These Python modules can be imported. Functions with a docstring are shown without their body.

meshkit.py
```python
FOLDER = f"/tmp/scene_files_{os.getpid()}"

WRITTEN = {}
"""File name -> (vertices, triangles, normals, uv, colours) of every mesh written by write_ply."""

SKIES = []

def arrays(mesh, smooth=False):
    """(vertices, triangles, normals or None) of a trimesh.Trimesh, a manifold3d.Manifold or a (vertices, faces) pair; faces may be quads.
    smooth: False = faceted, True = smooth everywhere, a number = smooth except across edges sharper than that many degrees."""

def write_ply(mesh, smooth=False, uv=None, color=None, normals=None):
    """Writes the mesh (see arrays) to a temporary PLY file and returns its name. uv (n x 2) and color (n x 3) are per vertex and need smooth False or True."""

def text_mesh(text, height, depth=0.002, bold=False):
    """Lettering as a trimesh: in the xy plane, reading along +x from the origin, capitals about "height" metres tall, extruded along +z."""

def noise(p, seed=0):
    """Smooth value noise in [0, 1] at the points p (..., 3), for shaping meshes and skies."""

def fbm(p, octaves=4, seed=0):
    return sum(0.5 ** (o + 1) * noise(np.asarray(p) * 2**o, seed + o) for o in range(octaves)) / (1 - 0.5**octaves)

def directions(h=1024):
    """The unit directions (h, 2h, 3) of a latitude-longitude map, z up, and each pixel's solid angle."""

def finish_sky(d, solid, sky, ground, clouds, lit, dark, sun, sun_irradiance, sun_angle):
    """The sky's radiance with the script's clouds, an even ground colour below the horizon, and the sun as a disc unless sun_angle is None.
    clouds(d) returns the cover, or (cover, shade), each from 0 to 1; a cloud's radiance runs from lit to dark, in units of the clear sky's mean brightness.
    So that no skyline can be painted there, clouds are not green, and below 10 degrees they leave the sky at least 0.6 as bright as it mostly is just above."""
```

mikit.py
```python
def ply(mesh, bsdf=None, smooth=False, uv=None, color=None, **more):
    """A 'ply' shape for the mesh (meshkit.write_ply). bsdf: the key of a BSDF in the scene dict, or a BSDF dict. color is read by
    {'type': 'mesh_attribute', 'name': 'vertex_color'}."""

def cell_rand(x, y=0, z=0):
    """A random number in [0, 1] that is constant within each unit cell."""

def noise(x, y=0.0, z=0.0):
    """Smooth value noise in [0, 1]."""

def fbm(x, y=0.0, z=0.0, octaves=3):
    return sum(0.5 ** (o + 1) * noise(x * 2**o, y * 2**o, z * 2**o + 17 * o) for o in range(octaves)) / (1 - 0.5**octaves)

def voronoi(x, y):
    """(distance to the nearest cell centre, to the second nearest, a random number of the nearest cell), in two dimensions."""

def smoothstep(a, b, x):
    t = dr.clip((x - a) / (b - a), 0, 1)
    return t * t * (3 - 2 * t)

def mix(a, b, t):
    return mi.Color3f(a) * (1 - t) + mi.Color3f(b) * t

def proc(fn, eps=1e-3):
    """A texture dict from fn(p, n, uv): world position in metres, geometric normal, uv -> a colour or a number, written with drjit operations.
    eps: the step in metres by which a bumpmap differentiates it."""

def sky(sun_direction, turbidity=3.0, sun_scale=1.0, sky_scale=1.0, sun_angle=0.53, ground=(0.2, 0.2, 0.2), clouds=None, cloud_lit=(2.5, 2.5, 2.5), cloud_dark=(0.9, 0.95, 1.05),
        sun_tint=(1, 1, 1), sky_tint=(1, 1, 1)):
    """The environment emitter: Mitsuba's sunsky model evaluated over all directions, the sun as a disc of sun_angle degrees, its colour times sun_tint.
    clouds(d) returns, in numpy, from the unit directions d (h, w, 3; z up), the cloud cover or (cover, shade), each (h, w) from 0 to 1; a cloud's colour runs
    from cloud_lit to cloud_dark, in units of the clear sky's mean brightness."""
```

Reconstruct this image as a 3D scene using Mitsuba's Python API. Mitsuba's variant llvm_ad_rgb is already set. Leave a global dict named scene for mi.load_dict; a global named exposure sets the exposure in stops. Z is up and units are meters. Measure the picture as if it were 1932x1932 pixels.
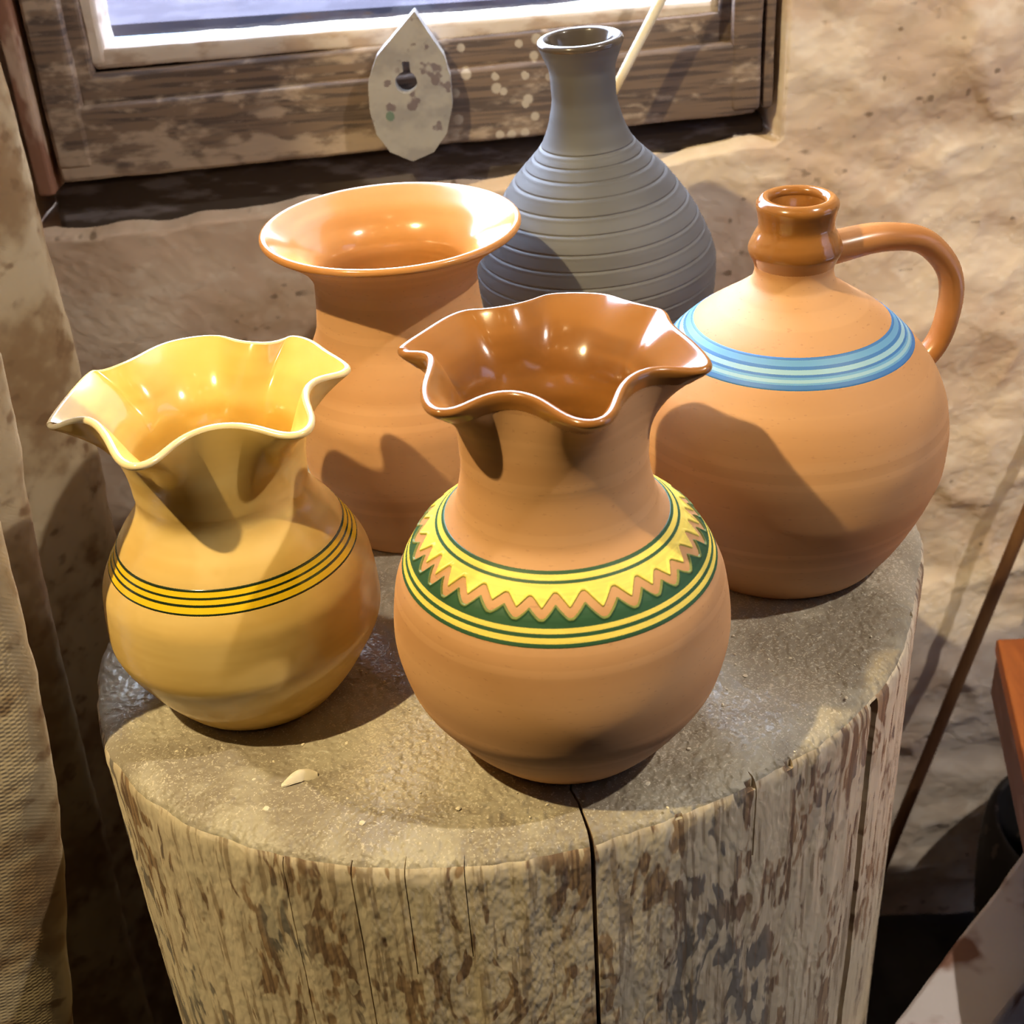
import math, numpy as np, trimesh, drjit as dr, mitsuba as mi, mikit, meshkit
from mikit import noise, fbm, voronoi, smoothstep, mix
import manifold3d as m3
from scipy.interpolate import PchipInterpolator, CubicSpline, RegularGridInterpolator
import shapely.geometry as sg

T = mi.ScalarTransform4f
rng = np.random.default_rng(7)
scene, labels = {}, {}
Z0 = 0.65                      # height of the stump's top above the floor
# ------------------------------------------------------------------ camera
PITCH, ROLL = math.radians(31.5), math.radians(3.8)
_fw = np.array([0, math.cos(PITCH), -math.sin(PITCH)])
_r0, _u0 = np.array([1., 0, 0]), np.array([0, math.sin(PITCH), math.cos(PITCH)])
_up = _u0 * math.cos(ROLL) + _r0 * math.sin(ROLL)
_eye = np.array([0, 0, Z0 + 0.41])
scene['camera'] = dict(type='thinlens', fov=2 * math.degrees(math.atan(966 / 2500)), fov_axis='x', aperture_radius=0.0015, focus_distance=0.62,
                       near_clip=0.02, far_clip=200.0, to_world=T().look_at(origin=_eye.tolist(), target=(_eye + _fw).tolist(), up=_up.tolist()))
exposure = -0.1
# ------------------------------------------------------------------ sky: bright overcast day, no direct sun
def overcast(d):
    n = meshkit.fbm(d * 2.2 + 5, 4)
    return 0.75 + 0.25 * n, 0.6 * np.clip(meshkit.fbm(d * 3.0, 3) - 0.3, 0, 1)
SKY = 190.0
scene['sky'] = mikit.sky((0.2, 0.55, 0.8), turbidity=4.0, sun_scale=0.0, sky_scale=SKY, ground=(0.10, 0.10, 0.11), clouds=overcast,
                         cloud_lit=(1.25, 1.5, 1.95), cloud_dark=(0.9, 1.1, 1.5))
WARM = np.array([1.0, 0.78, 0.40])
KEY, SECOND, GLINT = 7.4, 5.2, 0.06         # radiant intensity of the lamps
P0 = np.array([0.02, 0.5, Z0 + 0.1])
LAMPS = [(P0 + 1.30 * np.array([-.47, -.29, .83]), .013, KEY, WARM),
         (np.array([.90, .22, 1.98]), .015, SECOND, np.array([1.0, .90, .76]))]
for q in ((-.25, -.75, 1.5), (.12, -.8, 1.5), (.5, -.35, 1.5), (-.05, -.15, 1.55), (-.62, -.6, 1.5), (.75, -.9, 1.45)):
    LAMPS.append((P0 + np.array(q), .011, GLINT, WARM))

scene['sky']['sampling_weight'] = 6.0
# ------------------------------------------------------------------ helpers
def lin(r, g, b):
    f = lambda c: c / 12.92 if c <= .04045 else ((c + .055) / 1.055) ** 2.4
    return [f(r / 255), f(g / 255), f(b / 255)]

def bsdf(name, color, rough=.7, spec=.4, bump=None, bscale=1.0, eps=6e-4, coat=0.0, coatg=.95, metallic=0.0):
    col = {'type': 'rgb', 'value': color} if isinstance(color, (list, tuple)) else mikit.proc(color)
    d = dict(type='principled', base_color=col, roughness=rough if not callable(rough) else mikit.proc(rough), specular=spec, metallic=metallic)
    if coat:
        d.update(clearcoat=coat, clearcoat_gloss=coatg)
    if bump is not None:
        d = dict(type='bumpmap', arbitrary=mikit.proc(bump, eps), scale=bscale, bsdf=d)
    scene[name] = dict(type='twosided', bsdf=d)
    return name

def numbered(key):
    if key not in scene and not any(k.startswith(key + '__') for k in scene):
        return key
    i = 1
    while f'{key}_{i:03d}' in scene or any(k.startswith(f'{key}_{i:03d}__') for k in scene):
        i += 1
    return f'{key}_{i:03d}'

def put(name, mesh, mat, parent=None, smooth=False, **more):
    key = numbered(f'{parent}__{name}' if parent else name)
    scene[key] = mikit.ply(mesh, mat, smooth=smooth, **more)
    return key

def tag(key, label=None, category=None, group=None, kind=None):
    d = labels.setdefault(key, {})
    for k, v in (('label', label), ('category', category), ('group', group), ('kind', kind)):
        if v:
            d[k] = v

def grid_faces(nr, nc, wrap=False, flip=False):
    c = nc if wrap else nc - 1
    i, j = np.meshgrid(np.arange(nr - 1), np.arange(c), indexing='ij')
    i, j = i.ravel(), j.ravel(); j1 = (j + 1) % nc
    f = np.stack([i * nc + j, i * nc + j1, (i + 1) * nc + j1, (i + 1) * nc + j], 1)
    return f[:, ::-1] if flip else f

def quads(f):
    return np.vstack([f[:, [0, 1, 2]], f[:, [0, 2, 3]]])

def join(*parts):
    vs, fs, n = [], [], 0
    for v, f in parts:
        vs.append(np.asarray(v)); fs.append(np.asarray(f) + n); n += len(v)
    return np.vstack(vs), np.vstack(fs)

def rbox(lo, hi, r=.003, seg=8):
    lo, hi = np.array(lo, float), np.array(hi, float)
    s = m3.Manifold.sphere(r, seg)
    return m3.Manifold.batch_hull([s.translate([x, y, z]) for x in (lo[0] + r, hi[0] - r) for y in (lo[1] + r, hi[1] - r) for z in (lo[2] + r, hi[2] - r)])

def man2tri(m):
    k = m.to_mesh()
    return trimesh.Trimesh(np.array(k.vert_properties[:, :3], float), np.array(k.tri_verts), process=False)

def tri2man(v, f):
    return m3.Manifold(m3.Mesh(np.asarray(v, np.float32), np.asarray(f, np.uint32)))

def rough_mesh(m, edge, amp, freq, seed=0):
    t = man2tri(m.refine_to_length(edge))
    n = t.vertex_normals
    t.vertices = t.vertices + n * ((meshkit.fbm(t.vertices * freq, 3, seed) - .5) * 2 * amp)[:, None]
    return t

def tube(path, radii, seg=20, squash=1.0, side=None, caps=True):
    path = np.asarray(path, float); n = len(path)
    tan = np.gradient(path, axis=0); tan /= np.linalg.norm(tan, axis=1, keepdims=True)
    ref = np.array([0, 1., 0]) if side is None else np.asarray(side, float)
    a = np.cross(tan, ref); a /= np.linalg.norm(a, axis=1, keepdims=True)
    b = np.cross(a, tan)
    th = np.linspace(0, 2 * np.pi, seg, endpoint=False)
    radii = np.broadcast_to(np.asarray(radii, float), n)
    v = path[:, None] + radii[:, None, None] * (np.cos(th)[None, :, None] * a[:, None] + squash * np.sin(th)[None, :, None] * b[:, None])
    v = v.reshape(-1, 3); f = quads(grid_faces(n, seg, True))
    if caps:
        v = np.vstack([v, path[:1], path[-1:]]); j = np.arange(seg); j1 = (j + 1) % seg
        f = np.vstack([f, np.stack([j1, j, j * 0 + n * seg], 1), np.stack([j + (n - 1) * seg, j1 + (n - 1) * seg, j * 0 + n * seg + 1], 1)])
    return v, f

# ------------------------------------------------------------------ materials
def plaster_col(p, n, uv):
    a = fbm(p.x * 15 + p.z * 4, p.y * 9 + 3, p.z * 13, 4); b = fbm(p.x * 75 + 7, p.y * 30, p.z * 75, 3)
    col = mix(lin(224, 208, 192), lin(206, 184, 166), smoothstep(.38, .62, a))
    col = mix(col, lin(234, 223, 212), smoothstep(.48, .72, b) * .55)
    col = mix(col, lin(172, 144, 114), smoothstep(.56, .70, .6 * a + .4 * b) * .55)
    return mix(col, lin(104, 84, 66), smoothstep(.66, .76, .35 * a + .6 * fbm(p.x * 120 + 31, p.y * 20, p.z * 130 + 5, 2)) * .7)
bsdf('plaster', plaster_col, .95, .15, lambda p, n, uv: fbm(p.x * 170, p.y * 60, p.z * 170, 2), .0010)

def clay_col(p, n, uv):
    ring = noise(p.z * 260, 3.1); sp = fbm(p.x * 400, p.y * 400, p.z * 900, 2)
    band = fbm(p.z * 60, p.x * 6, p.y * 6, 3)
    c = mix(lin(192, 146, 102), lin(182, 134, 90), smoothstep(.3, .7, band))
    c = mix(c, lin(204, 158, 114), smoothstep(.55, .8, ring) * .35)
    return mix(c, lin(160, 112, 76), smoothstep(.72, .85, sp) * .4)
bsdf('terracotta', clay_col, .62, .35)
bsdf('clay_bare', lin(206, 150, 118), .8, .25)

def brown_glaze(p, n, uv):
    t = fbm(p.z * 120, p.x * 10, p.y * 10, 3)
    return mix(lin(144, 94, 44), lin(122, 76, 32), smoothstep(.35, .7, t))
bsdf('brown_glaze', brown_glaze, .14, .55, coat=.6)
bsdf('amber_glaze', lambda p, n, uv: mix(lin(192, 136, 80), lin(174, 118, 62), smoothstep(.3, .7, fbm(p.z * 130, p.x * 8, p.y * 8, 3))), .15, .5, None, coat=.5)

def honey(p, n, uv):
    t = fbm(p.z * 70, p.x * 9 + 2, p.y * 9, 4); s = fbm(p.x * 60, p.y * 60, p.z * 60, 3)
    c = mix(lin(216, 184, 116), lin(204, 168, 96), smoothstep(.35, .65, t))
    return mix(c, lin(228, 194, 130), smoothstep(.55, .75, s) * .4)
bsdf('honey_glaze', honey, .16, .45, coat=.5)
bsdf('honey_inside', lambda p, n, uv: mix(lin(218, 180, 96), lin(202, 158, 70), smoothstep(.35, .65, fbm(p.z * 90, p.x * 9, p.y * 9, 3))), .14, .55, coat=.5)
bsdf('honey_rim', lin(226, 204, 156), .16, .55, coat=.5)

def stripes(edges, colors):
    def fn(p, n, uv):
        z = p.z - Z0; c = mi.Color3f(colors[0])
        for e, k in zip(edges, colors[1:]):
            c = mix(c, mi.Color3f(k), smoothstep(e - .00012, e + .00012, z))
        return c
    return fn
GRN, YEL, DRK = lin(44, 82, 54), lin(232, 208, 96), lin(26, 40, 20)
FRONT_C = np.array([.019, .4786])
ZIG_N, ZIG_M, ZIG_A = 34, .1077, .0026
def zig_z_np(th):
    w = ZIG_N * th + .9 * np.sin(3 * th + 1) + .5 * np.sin(7 * th)
    tri = 2 / np.pi * np.arcsin(np.sin(w) * .93)
    return ZIG_M + ZIG_A * tri * (1 + .2 * np.sin(5 * th + 2)) + .0004 * np.sin(11 * th)
def front_band(p, n, uv):
    z = p.z - Z0; th = dr.atan2(p.y - FRONT_C[1], p.x - FRONT_C[0])
    w = ZIG_N * th + .9 * dr.sin(3 * th + 1) + .5 * dr.sin(7 * th)
    zz = ZIG_M + ZIG_A * (2 / math.pi) * dr.asin(dr.sin(w) * .93) * (1 + .2 * dr.sin(5 * th + 2)) + .0004 * dr.sin(11 * th)
    c = mi.Color3f(GRN); s = lambda e: smoothstep(e - .0001, e + .0001, z)
    for e, k in ((.0962, YEL), (.0982, GRN), (.0996, YEL), (.1014, GRN)):
        c = mix(c, mi.Color3f(k), s(e))
    streak = fbm(p.z * 1500, th * 4, 1., 2)
    c = mix(c, mi.Color3f(YEL), smoothstep(-.0002, .0002, z - zz))
    sl = ZIG_N * ZIG_A * 14.5 * dr.abs(dr.cos(w)) / dr.sqrt(1.0001 - dr.square(.93 * dr.sin(w))) * .6
    dist = dr.abs(z - zz) / dr.sqrt(1 + sl * sl)
    c = mix(c, mi.Color3f(lin(122, 128, 62)), smoothstep(.0009, .0012, dist) * smoothstep(.0021, .0017, dist) * .75)
    for e, k in ((.1141, GRN), (.1150, YEL), (.1166, GRN)):
        c = mix(c, mi.Color3f(k), s(e))
    return c * (.88 + .24 * streak)
bsdf('front_band_paint', front_band, .55, .35)
bsdf('yellow_band_paint', stripes((.0802, .0813, .0837, .0847, .0865, .0874, .0894), [DRK, DRK, lin(228, 188, 30), DRK, lin(228, 188, 30), DRK, lin(228, 188, 30), DRK]), .12, .5, coat=.5)
BL, LB, MB = lin(62, 112, 172), lin(140, 178, 196), lin(96, 148, 190)
bsdf('blue_band_paint', stripes((.1276, .1283, .1295, .1303, .1312, .1319, .1329, .1341, .1350, .1362), [BL, MB, LB, MB, BL, LB, LB, BL, MB, MB, BL]), .5, .35)
bsdf('grey_clay', lambda p, n, uv: mix(lin(90, 91, 95), lin(80, 80, 83), smoothstep(.3, .7, fbm(p.z * 90, p.x * 8, p.y * 8, 3))), .6, .4)
bsdf('grey_glaze', lin(70, 62, 56), .14, .55, coat=.4)

def stump_top(p, n, uv):
    a = fbm(p.x * 40, p.y * 40, 1., 4); b = fbm(p.x * 1300, p.y * 1300, p.z * 120, 3); c = fbm(p.x * 17 + 9, p.y * 17, 2., 3)
    col = mix(lin(158, 150, 132), lin(134, 124, 108), smoothstep(.35, .65, a))
    col = mix(col, lin(182, 172, 154), smoothstep(.45, .75, c) * .6)
    return mix(col, lin(208, 198, 178), smoothstep(.56, .78, b + .3 * (c - .5)) * .6)
def stump_side(p, n, uv):
    th = dr.atan2(p.y - .6235, p.x + .011) * .228
    w = (noise(th * 60, p.z * 30) - .5) * .012
    a = fbm((th + w) * 75, p.z * 16, 3., 5); b = fbm((th + w) * 260 + 4, p.z * 70, 5., 3); c = fbm(th * 22, p.z * 16 + 8, 2., 3); e = fbm(th * 420, p.z * 30, 7., 3)
    col = mix(lin(206, 192, 168), lin(184, 168, 144), smoothstep(.35, .7, .5 * c + .5 * e))
    bare = smoothstep(.535, .60, .45 * a + .45 * b + .2 * c - .05)
    wood = mix(lin(140, 110, 80), lin(90, 62, 46), smoothstep(.40, .58, e))
    wood = mix(wood, lin(96, 92, 90), smoothstep(.52, .66, fbm(th * 26 + 40, p.z * 10, 1., 3)))
    col = mix(col, wood, bare * .85)
    col = mix(col, lin(128, 106, 82), smoothstep(.60, .68, e) * .55)
    return mix(col, lin(204, 192, 168), smoothstep(.60, .68, fbm(th * 150 + 11, p.z * 60, 3., 3)) * .6)
bsdf('stump_cut', stump_top, .5, .5, lambda p, n, uv: fbm(p.x * 420, p.y * 420, 0., 2), .0014, 5e-4)
bsdf('stump_wood', stump_side, .55, .4, lambda p, n, uv: fbm(p.x * 520, p.y * 520, p.z * 200, 2), .0006, 4e-4)
bsdf('dry_clay', lin(214, 204, 182), .8, .3)

def old_frame(p, n, uv):
    g = fbm(p.x * 22, p.y * 200, p.z * 330, 3)
    wx = p.x + .01 * noise(p.x * 60, p.z * 60)
    a = fbm(wx * 34, p.y * 30 + 2, p.z * 70, 5); b = fbm(wx * 110 + 3, p.y * 50, p.z * 140, 3)
    col = mix(lin(116, 98, 86), lin(84, 72, 68), smoothstep(.38, .66, g))
    pale = .55 * a + .25 * b + .2 * g + .10 * smoothstep(.16, -.30, p.x) + .10 * smoothstep(Z0 + .18, Z0 + .155, p.z) - .05
    col = mix(col, lin(176, 158, 142), smoothstep(.50, .66, pale) * .8)
    d1, d2, k = voronoi(p.x * 105, p.z * 105)
    here = smoothstep(-.025, -.01, p.x) * smoothstep(.09, .05, p.x)
    spot = smoothstep(.36, .22, d1 / (.25 + k)) * smoothstep(.62, .66, k) * here
    return mix(col, lin(186, 176, 164), spot * .8)
bsdf('frame_wood', old_frame, .7, .35)
bsdf('casing_wood', lambda p, n, uv: mix(lin(128, 92, 76), lin(178, 154, 138), smoothstep(.5, .66, fbm(p.x * 60, p.y * 60, p.z * 26, 4))), .7, .35)
bsdf('dark_wood', lambda p, n, uv: mix(lin(66, 58, 54), lin(104, 100, 106), smoothstep(.46, .74, fbm(p.x * 40, p.y * 40, p.z * 110, 5))), .8, .3)
bsdf('putty', lambda p, n, uv: mix(lin(206, 194, 184), lin(176, 156, 140), smoothstep(.45, .7, fbm(p.x * 50, p.y * 50, p.z * 80, 4))), .75, .3)
def latch_col(p, n, uv):
    a = fbm(p.x * 60, p.y * 60, p.z * 60, 4); b = fbm(p.x * 130 + 5, p.y * 60, p.z * 130 + 2, 3)
    col = mix(lin(150, 147, 145), lin(132, 129, 130), smoothstep(.4, .65, a))
    col = mix(col, lin(92, 78, 86), smoothstep(.62, .70, b) * .8)
    gx, gz = p.x + .062, p.z - Z0 - .183
    return mix(col, lin(74, 104, 92), smoothstep(.0034, .0022, dr.sqrt(gx * gx + gz * gz * .8)) * .8)
bsdf('latch_paint', latch_col, .65, .35)
bsdf('pale_stick', lambda p, n, uv: mix(lin(232, 222, 196), lin(206, 176, 120), smoothstep(Z0 + .21, Z0 + .19, p.z)), .45, .4)
scene['pane_glass'] = dict(type='thindielectric', int_ior=1.5)
def cloth_col(p, n, uv):
    a = fbm(p.x * 30, p.y * 30, p.z * 18, 4); b = fbm(p.x * 90, p.y * 90, p.z * 90, 3)
    c = mix(lin(182, 166, 138), lin(152, 132, 102), smoothstep(.35, .7, a))
    dirty = smoothstep(.42, .62, a * .65 + b * .35)
    c = mix(c, lin(132, 106, 78), dirty * .8)
    return mix(c, lin(110, 84, 60), smoothstep(.62, .8, b) * .6)
weave = lambda p, n, uv: dr.sin(p.y * 2600) * dr.sin(p.z * 2600) * .5 + noise(p.x * 160, p.y * 160, p.z * 160) * 2.5
bsdf('canvas', cloth_col, .95, .1, weave, .00022, 3e-4)
bsdf('floor_stone', lambda p, n, uv: mix(lin(62, 60, 60), lin(42, 40, 42), smoothstep(.35, .7, fbm(p.x * 14, p.y * 14, 0., 4))), .8, .3)
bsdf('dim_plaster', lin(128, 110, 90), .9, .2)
bsdf('bounce_wall_grey', lin(120, 119, 126), .9, .2)
bsdf('sky_blocker_grey', lin(128, 124, 120), .9, .1)
bsdf('ceiling_paint', lin(112, 92, 72), .9, .2)
bsdf('bench_paint', lambda p, n, uv: mix(lin(196, 112, 52), lin(176, 96, 46), smoothstep(.35, .65, fbm(p.x * 90, p.y * 12, p.z * 20, 3))), .45, .4)
bsdf('bench_side', lambda p, n, uv: mix(lin(118, 84, 70), lin(140, 108, 98), smoothstep(.4, .65, fbm(p.x * 60, p.y * 20, p.z * 60, 3))), .6, .3)
bsdf('whitewashed', lambda p, n, uv: mix(lin(206, 200, 202), lin(132, 98, 84), smoothstep(.56, .70, fbm(p.x * 26, p.y * 26, p.z * 40, 4))), .75, .3)
bsdf('raw_brown', lin(112, 70, 40), .7, .3)
bsdf('pole_wood', lambda p, n, uv: mix(lin(112, 80, 52), lin(84, 56, 38), smoothstep(.4, .7, fbm(p.x * 40, p.y * 40, p.z * 8, 3))), .6, .3)
bsdf('black_basket', lambda p, n, uv: mix(lin(34, 31, 30), lin(70, 60, 52), smoothstep(.66, .76, fbm(p.x * 80, p.y * 80, p.z * 80, 3))), .7, .3)
bsdf('sill_white', lin(120, 138, 160), .6, 0.0)
bsdf('sill_gap_shade', lin(46, 48, 62), .8, 0.0)  # shade behind the sash edge, put into a dark base colour
bsdf('sill_stone', lambda p, n, uv: mix(lin(72, 69, 76), lin(64, 61, 68), smoothstep(.3, .7, fbm(p.x * 40, p.y * 40, 0., 4))), .85, 0.0)
bsdf('paving', lambda p, n, uv: mix(lin(104, 102, 108), lin(92, 90, 96), smoothstep(.3, .7, fbm(p.x * 8, p.y * 8, 0., 4))), .9, 0.0)
bsdf('lamp_metal', lin(60, 56, 50), .4, .5)

# ------------------------------------------------------------------ the room
WX0, WX1 = -.302, .197                    # window outer edges
WT = .80                                  # its top, above the stump's top
def wall_y(x):
    return .893 + .03 * x + .05 * np.clip(-x - .25, 0, None)
def build_back_wall():
    xs = np.unique(np.r_[np.linspace(-1.1, -.42, 18), np.linspace(-.42, .62, 300), np.linspace(.62, 2.2, 50)])
    zs = np.unique(np.r_[np.linspace(0, .75, 170), np.linspace(.75, 1.02, 100), np.linspace(1.02, 2.4, 90)])
    X, Zz = np.meshgrid(xs, zs); q = np.stack([X, 0 * X + .3, Zz], -1)
    big = meshkit.fbm(q * np.array([7.5, 1, 9.5]) + 3, 3, 1); mid = meshkit.fbm(q * 26 + 9, 4, 5); sm = meshkit.fbm(q * 80, 3, 9)
    ridge = 1 - np.abs(2 * meshkit.fbm(np.stack([X * 11 + Zz * 7, 0 * X, Zz * 13 - X * 3], -1) + 20, 3, 3) - 1)
    right = np.clip((X + .1) / .35, 0.35, 1)
    Y = wall_y(X) - .030 * (big - .5) * right - .0042 * (mid - .5) * right - .0014 * (sm - .5) - .005 * (ridge ** 3) * right
    zr = Zz - Z0
    low = .130 + .06 * X + .006 * (meshkit.noise(np.stack([X * 40, 0 * X, 0 * X], -1), 4) - .5) + .005 * (meshkit.noise(np.stack([X * 14, 0 * X, 0 * X], -1), 8) - .5)
    sd = np.minimum.reduce([X - (WX0 - .018), WX1 + .001 - X, zr - low, (WT + .03) - zr])
    sd = sd + .004 * (mid - .5)
    k = np.clip(sd / .011 + .1, 0, 1); k = k * k * (3 - 2 * k)
    Y = Y * (1 - k) + .966 * k
    v = np.stack([X, Y, Zz], -1).reshape(-1, 3); f = grid_faces(len(zs), len(xs))
    cx, cz = v[f].mean(1)[:, 0], v[f].mean(1)[:, 2] - Z0
    hole = (cx > WX0 + .02) & (cx < WX1 - .02) & (cz > .18) & (cz < WT - .02)
    return v, quads(f[~hole])
tag(put('wall_back', build_back_wall(), 'plaster', smooth=True), 'rough cream plaster wall with lumps and brown stains behind the pots', kind='structure')

def slab(name, lo, hi, mat, label):
    tag(put(name, man2tri(m3.Manifold.cube([b - a for a, b in zip(lo, hi)]).translate(list(lo))), mat), label, kind='structure')
slab('floor', (-1.2, -2.4, -.05), (2.4, .96, 0), 'floor_stone', 'dark stone floor')
slab('ceiling', (-1.2, -2.4, 2.4), (2.4, 1.0, 2.45), 'ceiling_paint', 'cream ceiling of the workshop')
slab('wall_left', (-1.2, -2.4, 0), (-1.1, 1.0, 2.4), 'dim_plaster', 'cream plaster wall on the left')
slab('wall_front', (-1.2, -2.5, 0), (2.4, -2.4, 2.4), 'dim_plaster', 'cream plaster wall behind the camera')
rw = m3.Manifold.cube([.1, 3.4, 2.4]).translate([2.2, -2.4, 0]) - m3.Manifold.cube([.3, 1.0, 1.9]).translate([2.1, -.35, 0.02])
tag(put('wall_right', man2tri(rw), 'dim_plaster'), 'cream plaster wall with an open doorway on the right', kind='structure')
slab('wall_daylight_bounce', (3.5, -3.5, -.1), (3.7, 4.0, 3.2), 'bounce_wall_grey', 'added unseen wall beyond the doorway, dimming and bouncing the daylight')  # added out of view, so the doorway gives soft bounced daylight
slab('wall_sky_blocker', (.40, 2.6, -.1), (7.0, 3.0, 8.5), 'sky_blocker_grey', 'added unseen grey wall blocking part of the sky beyond the window')  # added out of view to cut off the sky on the right
# window: sash, casing, putty, pane
def wpart(name, lo, hi, mat, amp=.0008, edge=.008, r=.003, skew=0.0):
    t = rough_mesh(rbox(lo, hi, r), edge, amp, 45)
    t.vertices[:, 2] += Z0 + skew * t.vertices[:, 0]
    t.vertices[:, 1] += .03 * t.vertices[:, 0]
    return put(name, t, mat, 'window_1', smooth=40)
FY = .888
SK = .026
wpart('bottom_rail', (-.286, FY, .158), (.182, .965, .206), 'frame_wood', skew=SK)
wpart('bottom_rail_step', (-.264, FY + .008, .203), (.170, .965, .224), 'frame_wood', skew=SK)
wpart('stile', (-.286, FY - .001, .16), (-.262, .965, .79), 'frame_wood')
wpart('stile_step', (-.264, FY + .008, .206), (-.252, .965, .78), 'frame_wood', r=.002)
wpart('stile', (.164, FY - .001, .165), (.184, .965, .79), 'frame_wood')
wpart('stile_step', (.156, FY + .008, .222), (.166, .965, .78), 'frame_wood', r=.002)
wpart('top_rail', (-.286, FY, .735), (.184, .965, .79), 'frame_wood')
wpart('putty', (-.252, FY + .013, .221), (.160, .935, .234), 'putty', .0012, .005, skew=.006)
wpart('putty', (-.254, FY + .012, .222), (-.243, .935, .75), 'putty', .0012, .005)
wpart('putty', (.151, FY + .012, .230), (.158, .935, .75), 'putty', .0012, .005)
wpart('putty', (-.252, FY + .013, .725), (.158, .935, .737), 'putty', .0012, .005)
wpart('casing', (-.301, FY - .006, .145), (-.290, .965, .80), 'casing_wood', r=.002)
wpart('casing', (.186, FY + .003, .165), (.193, .965, .80), 'frame_wood', r=.002)
wpart('casing', (-.301, FY, .79), (.197, .965, .81), 'casing_wood', r=.002)
pane = trimesh.Trimesh(np.array([[-.25, .918, Z0 + .225], [.158, .928, Z0 + .225], [.158, .928, Z0 + .735], [-.25, .918, Z0 + .735]]), np.array([[0, 1, 2], [0, 2, 3]]), process=False)
put('pane', pane, 'pane_glass', 'window_1')
tag('window_1', 'old worn wooden window with pale paint smears and a single pane', kind='structure')
t = rough_mesh(rbox((-.30, .906, .06), (.192, .964, .152), .006), .008, .002, 40, 2)
t.vertices[:, 2] += Z0 + SK * t.vertices[:, 0]; t.vertices[:, 1] += .03 * t.vertices[:, 0]
tag(put('trim_1', t, 'dark_wood', smooth=40), 'dark weathered timber sill under the window frame', kind='structure')
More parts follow.
